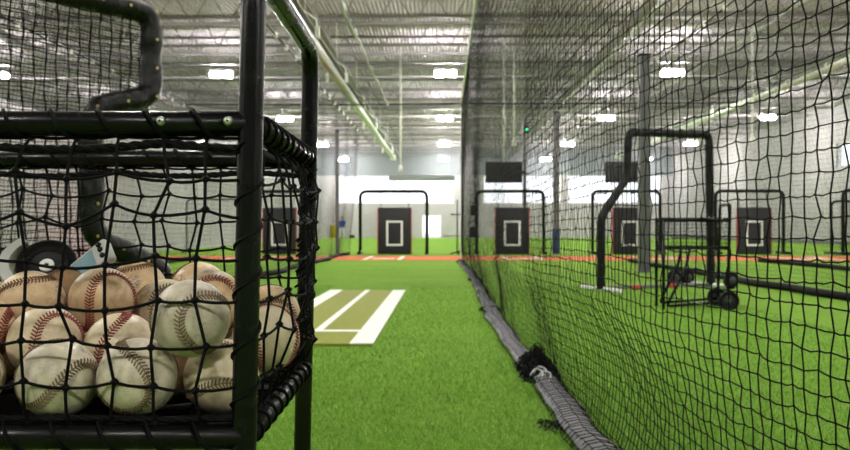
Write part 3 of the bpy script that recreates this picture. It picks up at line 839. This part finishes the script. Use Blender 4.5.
# near one, behind the ball cart: its right side has a notch half-way up
A0 = P(151, 100, 4.9); A0.z = 0
far_dir = math.atan2(-(0.77 * FW.y) - 0.64 * RT.y, -0.77 * FW.x - 0.64 * RT.x)   # direction of growing s
padded_screen('pitching_screen', A0, far_dir, [(1.35, 0.10), (-0.10, 0.10), (-0.10, 0.56), (0.37, 0.78), (0.37, 1.50), (0.0, 1.60), (0.0, 2.10), (1.35, 2.10)], 2, 0.066, 0.062, 0.045, 0.0032,
              'black padded pitching screen with a notched side, behind the ball cart', M['black_metal'])
# the L-shaped one beyond the long net
B0 = P(601, 250, 10.9); B0.z = 0; B1 = P(711, 250, 11.7)
ang = math.atan2(B1.y - B0.y, B1.x - B0.x); wB = math.hypot(B1.x - B0.x, B1.y - B0.y)
padded_screen('pitching_screen', B0, ang, [(0.0, 0.10), (wB, 0.10), (wB - 0.04, 2.16), (0.45, 2.12), (0.42, 1.50), (0.0, 0.98)], 2, 0.058, 0.055, 0.05, 0.0010,
              'black padded screen with a slanted cut-out corner, standing beyond the long net', M['white_vinyl'], wheels=True)

# ------------------------------------------------------------------ ball carts
W, D, ZB, ZT, ZH, TR, LEAN = 0.65, 0.385, 0.627, 0.918, 1.068, 0.0118, 0.022
def lx(z): return W / 2 + LEAN * (z - EYE)


def panel(s, A, B, Cc, Dd, nu, nv, r, bulge, seed, knot=True, norm=(0, 1, 0)):
    """net panel on a quad A(bottom-left) B(bottom-right) Cc(top-right) Dd(top-left)"""
    g = np.random.default_rng(seed)
    A, B, Cc, Dd = (np.array(q, float) for q in (A, B, Cc, Dd))
    sub = 3
    u = np.linspace(0, 1, (nu - 1) * sub + 1)[:, None, None]; v = np.linspace(0, 1, (nv - 1) * sub + 1)[None, :, None]
    base = (A * (1 - u) + B * u) * (1 - v) + (Dd * (1 - u) + Cc * u) * v
    K = g.normal(0, 0.0045, (nu, nv, 3)); K[[0, -1]] *= 0.2; K[:, [0, -1]] *= 0.2
    # interpolate the knot offsets along the strands
    def up(a, ax):
        n = a.shape[ax]; t = np.linspace(0, n - 1, (n - 1) * sub + 1); i = np.minimum(t.astype(int), n - 2); f = t - i
        sh = [1, 1, 1]; sh[ax] = -1
        return np.take(a, i, ax) * (1 - f).reshape(sh) + np.take(a, i + 1, ax) * f.reshape(sh)
    off = up(up(K, 0), 1)
    uu, vv = u[..., 0], v[..., 0]
    bl = (np.sin(np.clip(uu, 0, 1) * PI).clip(0) ** 0.4 * np.sin(np.clip(vv, 0, 1) * PI).clip(0) ** 0.4)[..., None] * np.array(norm) * bulge
    slack = 0.0022 * np.sin(uu * (nu - 1) * PI) ** 2
    G = base + off + bl; G[..., 2] -= slack
    s.lines(G[::sub], r, norm, 5); s.lines(G[:, ::sub].transpose(1, 0, 2), r, norm, 5)
    if knot:
        kp = G[::sub, ::sub].reshape(-1, 3); s.knots(kp, r * 3.0)
        s.knots(kp + np.array((r, 0, r * 0.6)), r * 2.0)


def ball_cart():
    r = empty('ball_cart')
    # the handle end: one bent hoop
    hp = rounded([(lx(0.10), -D / 2, 0.10), (lx(ZH), -D / 2, ZH), (lx(ZH), D / 2, ZH), (lx(0.10), D / 2, 0.10)], 0.045, 8)
    MB().tube(densify(hp, 0.05), TR, 18).build('handle_hoop', M['black_metal'], r)
    for y in (-D / 2, D / 2):
        MB().tube([(-W / 2, y, 0.02), (-W / 2, y, ZT + 0.02)], TR, 16).build('leg', M['black_metal'], r)
        MB().tube(rounded([(-W / 2 + 0.26, y, ZB), (-W / 2 + 0.22, y, 0.42), (-W / 2 + 0.03, y, 0.035), (lx(0.1), y, 0.09)], 0.05, 5), TR * 0.92, 14).build('brace', M['black_metal'], r)
        MB().lathe([(0.001, 0), (0.016, 0), (0.018, 0.012), (0.016, 0.035), (0.001, 0.036)], Matrix.Translation((-W / 2, y, 0)), 14).build('foot_cap', M['rubber'], r)
    for z in (ZB, ZT):
        xr = lx(z)
        for a, b in (((-W / 2, -D / 2), (xr, -D / 2)), ((-W / 2, D / 2), (xr, D / 2)), ((-W / 2, -D / 2), (-W / 2, D / 2)), ((xr, -D / 2), (xr, D / 2))):
            ra = TR if z == ZT or a[0] == xr else TR * 1.05
            o = MB().tube([(*a, z), (*b, z)], ra, 18).build('rail', M['black_metal'], r)
            long = abs(b[0] - a[0]) > 0.4
            n = MB(); e = 0.02
            aa, bb = Vector((*a, z)), Vector((*b, z)); dn = (bb - aa).normalized() * e
            n.tube(helix(aa + dn, bb - dn, ra, 0.044 if long else 0.037, 0.0018), 0.0018, 6)
            n.build('lashing', M['cord'], o)
    # cords that wind round the uprights of the handle end
    for y in (-D / 2, D / 2):
        s = MB(); s.tube(helix((lx(0.64), y, 0.64), (lx(0.90), y, 0.90), TR, 0.047, 0.0014, wob=0.7), 0.0013, 5); s.build('lashing', M['cord'], r)
    # net panels
    e = 0.012
    xb, xt = lx(ZB), lx(ZT)
    s = MB(); panel(s, (-W / 2, -D / 2, ZB + e), (xb, -D / 2, ZB + e), (xt, -D / 2, ZT - e), (-W / 2, -D / 2, ZT - e), 17, 8, 0.0016, -0.024, 3, norm=(0, 1, 0))
    s.build('net_panel', M['cord'], r)
    s = MB(); panel(s, (-W / 2, D / 2, ZB + e), (xb, D / 2, ZB + e), (xt, D / 2, ZT - e), (-W / 2, D / 2, ZT - e), 17, 8, 0.0016, 0.012, 4, norm=(0, 1, 0)); s.build('net_panel', M['cord'], r)
    s = MB(); panel(s, (xb, -D / 2, ZB + e), (xb, D / 2, ZB + e), (xt, D / 2, ZT - e), (xt, -D / 2, ZT - e), 10, 8, 0.0015, 0.024, 5, norm=(1, 0, 0)); s.build('net_panel', M['cord'], r)
    s = MB(); panel(s, (-W / 2, -D / 2, ZB + e), (-W / 2, D / 2, ZB + e), (-W / 2, D / 2, ZT - e), (-W / 2, -D / 2, ZT - e), 10, 8, 0.0015, -0.015, 6, norm=(1, 0, 0)); s.build('net_panel', M['cord'], r)
    s = MB(); zf = ZB + 0.003
    MB().box((0, 0, ZB - 0.004), (W - 0.03, D - 0.02, 0.008)).build('tray_floor', M['bezel'], r)
    panel(s, (-W / 2, -D / 2, zf), (xb, -D / 2, zf), (xb, D / 2, zf), (-W / 2, D / 2, zf), 17, 10, 0.0017, 0.0, 8, norm=(0, 0, 1)); s.build('net_floor', M['cord'], r)
    # thick braided selvage under the top rails and along the corners
    s = MB()
    def braid(a, b, sag, rr):
        a, b = Vector(a), Vector(b); n = 60
        for ph in (0, 2.1, 4.2):
            pts = []
            for i in range(n + 1):
                t = i / n; q = a.lerp(b, t); an = t * (b - a).length * 420 + ph
                q.z -= sag * abs(math.sin(t * (b - a).length / 0.19 * PI)) - math.cos(an) * rr * 0.55
                q.y += math.sin(an) * rr * 0.55
                pts.append(q[:])
            s.tube(pts, rr * 0.62, 6)
    for y in (-D / 2, D / 2): braid((-W / 2, y, ZT - 0.018), (xt, y, ZT - 0.018), 0.006, 0.0042)
    for y in (-D / 2, D / 2): braid((-W / 2, y, ZB + 0.015), (xb, y, ZB + 0.015), -0.002, 0.0036)
    for x in (-W / 2, xt): braid((x, -D / 2, ZT - 0.018), (x, D / 2, ZT - 0.018), 0.005, 0.0040)
    s.build('selvage', M['cord'], r)
    s = MB()
    for i in range(34):      # gathered corner netting beside the far upright
        t = i / 33; z = ZB + 0.03 + t * (ZT - ZB - 0.06); g = random.random
        s.tube([(lx(z) - 0.012 + g() * 0.012, D / 2 - 0.035 + g() * 0.02, z), (lx(z) + 0.002 + g() * 0.014, D / 2 - 0.02 + g() * 0.012, z + 0.012 + g() * 0.012), (lx(z) - 0.006 + g() * 0.014, D / 2 - 0.028 + g() * 0.02, z + 0.02)], 0.0017, 5)
    tag(s.build('gathered_netting', M['cord'], r), kind='stuff')
    for x in (W / 2 - 0.078, W / 2 - 0.016):
        MB().lathe([(0.001, 0.0045), (0.0025, 0.004), (0.004, 0.0025), (0.0045, 0), (0.0045, -0.003)], Matrix.Translation((x, -D / 2 - TR, ZT + 0.001)) @ Matrix.Rotation(PI / 2, 4, 'X'), 14).build('bolt', M['steel'], r)
    # running gear
    MB().tube([(lx(0.1), -D / 2 - 0.05, 0.10), (lx(0.1), D / 2 + 0.05, 0.10)], 0.009, 12).build('axle', M['steel'], r)
    for y in (-D / 2 - 0.04, D / 2 + 0.04):
        mx = Matrix.Translation((lx(0.1), y, 0.10)) @ Matrix.Rotation(PI / 2, 4, 'X')
        w = MB().lathe([(0.062, -0.02), (0.088, -0.022), (0.10, -0.012), (0.10, 0.012), (0.088, 0.022), (0.062, 0.02), (0.062, -0.02)], mx, 28).build('wheel', M['rubber'], r)
        h = MB(); h.lathe([(0.012, -0.024), (0.024, -0.022), (0.026, -0.010), (0.064, -0.008), (0.064, 0.008), (0.026, 0.010), (0.024, 0.022), (0.012, 0.024), (0.012, -0.024)], mx, 20); h.build('wheel_hub', M['hub'], w)
    return r
CROT = math.radians(1.3)
rf = P(248.5, HOR, 0.77); rr_ = P(308, HOR, 1.155)
cdir = Vector((math.cos(CROT), math.sin(CROT), 0)); cdep = Vector((-math.sin(CROT), math.cos(CROT), 0))
cart = ball_cart()
corg = Vector((rf.x, rf.y, 0)) - cdir * (W / 2) + cdep * (D / 2)
cart.location = corg; cart.rotation_euler = (0, 0, CROT)
tag(cart, 'black tube ball cart with netted tray full of baseballs, closest to the camera', 'ball cart', 'netted ball carts')
TR = 0.0165; cart2 = ball_cart()
c2 = P(692, HOR, 8.55); cart2.location = (c2.x, c2.y, 0); cart2.rotation_euler = (0, 0, math.radians(-4))
cart2['label'] = 'empty black ball cart on wheels beyond the long net'


# ------------------------------------------------------------------ baseballs
RB = 0.0373
SB = 0.25; SA = 1 - SB; SCC = math.sqrt(4 * SA * SB)
def seam(t): return np.stack([SA * np.cos(t) + SB * np.cos(3 * t), SA * np.sin(t) - SB * np.sin(3 * t), SCC * np.sin(2 * t)], -1)


def ball_mesh(name, lm, sm):
    s = MB(); b = bmesh.new(); bmesh.ops.create_icosphere(b, subdivisions=5, radius=RB); s.bm(b, 0, True)
    tt = np.linspace(0, 2 * PI, 4000); c = seam(tt); L = np.concatenate([[0], np.cumsum(np.linalg.norm(np.diff(c, axis=0), axis=1))])
    k = 108
    tv = np.interp(np.arange(k) / k * L[-1], L, tt); p = seam(tv); t = seam(tv + 1e-3) - seam(tv - 1e-3); t /= np.linalg.norm(t, axis=1)[:, None]
    side = np.cross(p, t)
    s.tube(seam(np.linspace(0, 2 * PI, 240, endpoint=False)) * RB * 1.0005, 0.00055, 5, closed=True, mi=1)
    step = L[-1] / k
    for sg in (-1, 1):
        a = p * 1.008; bq = p + side * sg * 0.135 + t * step * 0.75; m1 = p + side * sg * 0.075 + t * step * 0.40
        q = np.stack([a, m1 / np.linalg.norm(m1, axis=1)[:, None] * 1.020, bq / np.linalg.norm(bq, axis=1)[:, None] * 1.002], 1) * RB
        s.lines(q, 0.00085, q / RB, 5, mi=2)
    return s.mesh(name, [lm, M['seam'], sm])
BM = {'tr': ball_mesh('baseball', M['leather_tan'], M['st_red']), 'tb': ball_mesh('baseball', M['leather_tan'], M['st_brown']),
      'cr': ball_mesh('baseball', M['leather_cream'], M['st_red']), 'gb': ball_mesh('baseball', M['leather_grey'], M['st_tan']),
      'ct': ball_mesh('baseball', M['leather_cream'], M['st_tan']), 'bb': ball_mesh('baseball', M['leather_brown'], M['st_brown'])}


def orient(pos, t0, off, ang):
    """turn a ball so that its seam point t0 shows at the offset OFF of its face, running at the angle ANG"""
    view = (Vector((0, 0, EYE)) - pos).normalized()
    rx = Vector((0, 0, 1)).cross(view).normalized(); up = view.cross(rx)     # rx: right as seen
    d = (view * math.sqrt(max(0.05, 1 - off[0] ** 2 - off[1] ** 2)) + rx * off[0] + up * off[1]).normalized()
    tg = rx * math.cos(math.radians(ang)) + up * math.sin(math.radians(ang)); tg = (tg - d * tg.dot(d)).normalized()
    p = Vector(seam(np.array(t0))).normalized(); t = (Vector(seam(np.array(t0 + 1e-3))) - Vector(seam(np.array(t0 - 1e-3)))); t = (t - p * t.dot(p)).normalized()
    Ms = Matrix((p, t, p.cross(t))).transposed(); Md = Matrix((d, tg, d.cross(tg))).transposed()
    return (Md @ Ms.inverted()).to_euler()


# (photo u, v, distance, kind, seam t, offset, angle, label)
BALLS = [
    (51, 379, 0.785, 'gb', 0.25, (0.15, 0.05), 45, 'grey-white baseball with a diagonal seam, leftmost whole ball in the front row'),
    (133, 378, 0.788, 'gb', 0.2, (0.12, 0.2), -58, 'grey-white baseball with a seam bending down its middle, second in the front row'),
    (191, 325, 0.785, 'gb', 0.75, (-0.25, 0.1), 75, 'large pale baseball on top of the front row, beside the near upright'),
    (230, 384, 0.815, 'ct', 0.3, (-0.3, -0.25), 20, 'cream baseball in the front row half hidden by the near upright'),
    (56, 343, 0.872, 'cr', 0.15, (-0.25, 0.15), 80, 'tan baseball with short red stitches and a smudged stamp, above the leftmost front ball'),
    (123, 350, 0.880, 'cr', 1.4, (-0.5, 0.1), 60, 'cream baseball with red stitches wedged above the second front ball'),
    (28, 306, 0.915, 'tb', 0.4, (0.5, -0.4), 25, 'scuffed tan baseball with a grey smudge, topmost at the left edge'),
    (96, 312, 0.925, 'tr', 0.1, (-0.35, 0.1), 85, 'tan baseball with two upright red seams, in the upper row'),
    (155, 310, 0.985, 'ct', 0.5, (-0.4, 0.1), 100, 'cream baseball between two others behind the large pale ball'),
    (138, 292, 1.035, 'tb', 0.8, (0.0, -0.2), 10, 'tan baseball peeking up at the back under the padded screen'),
    (196, 291, 1.065, 'tb', 0.9, (-0.2, 0.2), 40, 'brownish baseball peeking up at the back near the upright'),
    (211, 302, 0.945, 'tr', 0.3, (-0.5, 0.3), 70, 'tan baseball behind the large pale ball, cut off by the near upright'),
    (266, 338, 0.920, 'cr', 0.12, (-0.35, 0.0), -72, 'cream baseball with two red seams bulging the side net'),
    (270, 315, 1.030, 'tb', 0.6, (0.1, 0.5), 15, 'tan baseball behind the one that bulges the side net'),
    (181, 407, 0.885, 'bb', 0.3, (0.3, 0.0), 80, 'dark brown baseball low in the gap between two front balls'),
    (92, 409, 0.890, 'cr', 1.1, (0.2, 0.2), 60, 'baseball sliver showing low between the two leftmost front balls'),
    (-31, 374, 0.810, 'ct', 0.4, (0.4, 0.2), 60, 'baseball cut off by the left edge in the front row'),
    (-12, 330, 0.868, 'tr', 0.7, (0.6, -0.1), 75, 'tan baseball cut off by the left edge above the front row'),
    (-48, 300, 0.93, 'tb', 0.2, (0.1, 0.1), 30, None), (-78, 340, 0.88, 'ct', 0.5, (0, 0), 70, None), (-112, 374, 0.82, 'gb', 0.9, (0, 0), 20, None),
]
SUPPORT = [(20, 395, 0.90), (240, 400, 0.91), (10, 360, 0.98), (75, 365, 0.98), (140, 362, 0.98), (205, 362, 0.98), (0, 380, 1.06), (60, 380, 1.06), (120, 380, 1.06), (175, 382, 1.06), (235, 382, 1.06),
           (25, 340, 1.10), (85, 340, 1.10), (150, 335, 1.11), (205, 335, 1.11), (255, 352, 1.08), (45, 322, 1.03), (105, 330, 1.04), (-50, 385, 0.90), (-60, 350, 0.99), (-40, 350, 1.09), (-100, 385, 0.93), (-95, 385, 1.06)]
pts = np.array([tuple(P(u, v, d)) for u, v, d, *_ in BALLS] + [tuple(P(u, v, d)) for u, v, d in SUPPORT])
kinds = [b[3] for b in BALLS] + [random.choice(['tb', 'bb', 'tr', 'ct']) for _ in SUPPORT]
oxy = np.array(corg[:2]); ax_ = np.array(cdir[:2]); dp_ = np.array(cdep[:2])
dmin = 2 * RB + 0.0012; NV = len(BALLS); home = pts.copy(); BULGE = {12, 13}


def settle(pts, free, iters, fall, w=(1, 1, 1)):
    """push overlapping balls apart, keep them inside the tray"""
    for it in range(iters):
        pts[NV:, 2] -= fall
        df = pts[:, None] - pts[None]; ds = np.linalg.norm(df, axis=2) + np.eye(len(pts)) * 9
        ov = np.clip(dmin - ds, 0, None); wt = free[:, None] / (free[:, None] + free[None] + 1e-9)
        pts += (df / ds[..., None] * (ov * wt)[..., None]).sum(1) * 0.6 * np.array(w)
        rel = pts[:, :2] - oxy; a = rel @ ax_; b = rel @ dp_
        lim = np.array([W / 2 - 0.012 if i in BULGE else W / 2 - RB - 0.004 for i in range(len(pts))])
        a = np.clip(a, -W / 2 + RB + 0.004, lim); b = np.clip(b, -D / 2 + RB - 0.010, D / 2 - RB - 0.003)
        pts[:, :2] = oxy + a[:, None] * ax_ + b[:, None] * dp_
        pts[:, 2] = np.maximum(pts[:, 2], ZB + 0.007 + RB)
    return pts


vis = settle(pts[:NV].copy(), np.ones(NV), 600, 0.0, (0.35, 1.5, 0.16))
pts[:NV] = vis
pts = settle(pts, np.array([0.0] * NV + [1.0] * len(SUPPORT)), 500, 0.0005)
dd_ = np.linalg.norm(pts[:, None] - pts[None], axis=2) + np.eye(len(pts)) * 9
keep, order = list(range(NV)), []
for i in range(NV, len(pts)):
    if dd_[i, keep].min() > dmin - 0.006: keep.append(i)
pts = pts[keep]; kinds = [kinds[i] for i in keep]
for i, p in enumerate(pts):
    o = bpy.data.objects.new('baseball', BM[kinds[i]]); COL.objects.link(o); o.location = p
    if i < len(BALLS): _, _, _, _, t0, off, an, lab = BALLS[i]
    else: t0, off, an, lab = random.random() * 6, (random.uniform(-.5, .5), random.uniform(-.5, .5)), random.random() * 360, None
    o.rotation_euler = orient(Vector(p), t0, off, an)
    tag(o, lab or 'worn baseball buried under and behind the others in the cart tray', 'baseball', 'baseballs in the cart tray')

# two gadgets lying on the balls at the back of the tray
q = P(47, 266, 1.06)
r = tag(empty('tape_reel', q), 'black round reel with a white hub in a pale casing, lying behind the balls', 'reel')
r.rotation_euler = (math.radians(58), math.radians(4), math.radians(10))
MB().lathe([(0.001, -0.010), (0.034, -0.010), (0.037, -0.007), (0.037, 0.004), (0.0345, 0.006), (0.0345, 0.001), (0.012, 0.0005), (0.001, 0.0005)], None, 40).build('reel_body', M['bezel'], r)
MB().lathe([(0.028, 0.0012), (0.0275, 0.0022), (0.022, 0.0022), (0.0215, 0.0012)], None, 40).build('ring', M['rubber'], r)
MB().lathe([(0.003, 0.004), (0.0085, 0.004), (0.0092, 0.003), (0.0092, 0.0), (0.003, 0.0), (0.003, 0.004)], None, 24).build('hub', M['white_vinyl'], r)
s = MB(); a = np.linspace(2.35, 4.0, 14)
prof = [(0.0385, -0.014), (0.050, -0.014), (0.052, -0.008), (0.050, 0.010), (0.0385, 0.012)]
v = [(math.cos(t) * pr * (1 + 0.12 * math.sin((t - 2.35) / 1.65 * PI)), math.sin(t) * pr, z) for t in a for pr, z in prof]
fs = [(i * 5 + j, i * 5 + (j + 1) % 5, (i + 1) * 5 + (j + 1) % 5, (i + 1) * 5 + j) for i in range(13) for j in range(5)] + [(4, 3, 2, 1, 0), tuple(13 * 5 + j for j in range(5))]
s.add(v, fs, 0, False); s.build('casing', M['pale_plastic'], r)
q = P(93, 263, 1.045)
r = tag(empty('handheld_meter', q), 'small pale grey handheld meter with a pale screen, tilted behind the balls', 'meter')
r.rotation_euler = (math.radians(62), math.radians(-38), math.radians(-6))
MB().box((0, 0, 0), (0.060, 0.034, 0.015), 0.004).build('meter_body', M['pale_plastic'], r)
MB().box((-0.008, 0, 0.0078), (0.034, 0.024, 0.0012)).build('display', M['lcd'], r)
each('button', MB().lathe([(0.001, 0.0105), (0.0032, 0.010), (0.0036, 0.0072)], None, 12), M['bezel'], r, [(0.021, y, 0) for y in (-0.008, 0.002, 0.010)])

# ------------------------------------------------------------------ turf pile near the camera
def blades():
    nb = 150000
    Y = 1.4 + 10.5 * RNG.random(nb * 3) ** 2.0
    u = 200 + 650 * RNG.random(nb * 3)
    X = (u - 443) / FPX * Y + RNG.normal(0, 0.3, nb * 3)
    keep = ~((np.abs(X - xtube(Y)) < 0.065) | ((X > -1.5) & (X < -0.46) & (Y > 5.7))) & (X < 3.2)
    X, Y = X[keep][:nb], Y[keep][:nb]; k = len(X)
    a = RNG.random(k) * 2 * PI; h = 0.012 + 0.012 * RNG.random(k); w = 0.0011 + 0.0005 * RNG.random(k) + Y * 0.00012
    le = RNG.normal(0, 0.010, (k, 2))
    dx, dy = np.cos(a) * w, np.sin(a) * w
    v = np.stack([np.stack([X - dx, Y - dy, np.zeros(k)], -1), np.stack([X + dx, Y + dy, np.zeros(k)], -1), np.stack([X + le[:, 0] + dx * 0.5, Y + le[:, 1] + dy * 0.5, h], -1), np.stack([X + le[:, 0] - dx * 0.5, Y + le[:, 1] - dy * 0.5, h], -1)], 1)
    s = MB(); s.add(v.reshape(-1, 3), np.arange(k * 4).reshape(-1, 4), 0, False)
    o = s.build('grass_pile', M['blade']); tag(o, 'short green blades of the artificial turf around the net hem', 'turf pile', kind='stuff')
blades()

# ------------------------------------------------------------------ world, camera, view
w = bpy.data.worlds.new('sky'); SC.world = w; w.use_nodes = True
bg = w.node_tree.nodes['Background']; bg.inputs['Color'].default_value = (0.90, 0.95, 1.0, 1); bg.inputs['Strength'].default_value = 2.2

cd = bpy.data.cameras.new('camera'); cam = bpy.data.objects.new('camera', cd); COL.objects.link(cam)
cam.location = (0, 0, EYE); cam.rotation_euler = (PI / 2, 0, TH)
cd.lens = 35; cd.sensor_width = 36; cd.shift_y = 4 / 850; cd.clip_start = 0.05; cd.clip_end = 400
cd.dof.use_dof = True; cd.dof.focus_distance = 0.92; cd.dof.aperture_fstop = 14.0
SC.camera = cam
SC.view_settings.view_transform = 'Standard'; SC.view_settings.look = 'None'; SC.view_settings.exposure = 0.2; SC.view_settings.gamma = 1.0
SC.view_settings.use_curve_mapping = False
SC.cycles.use_denoising = True
SC.cycles.max_bounces = 8
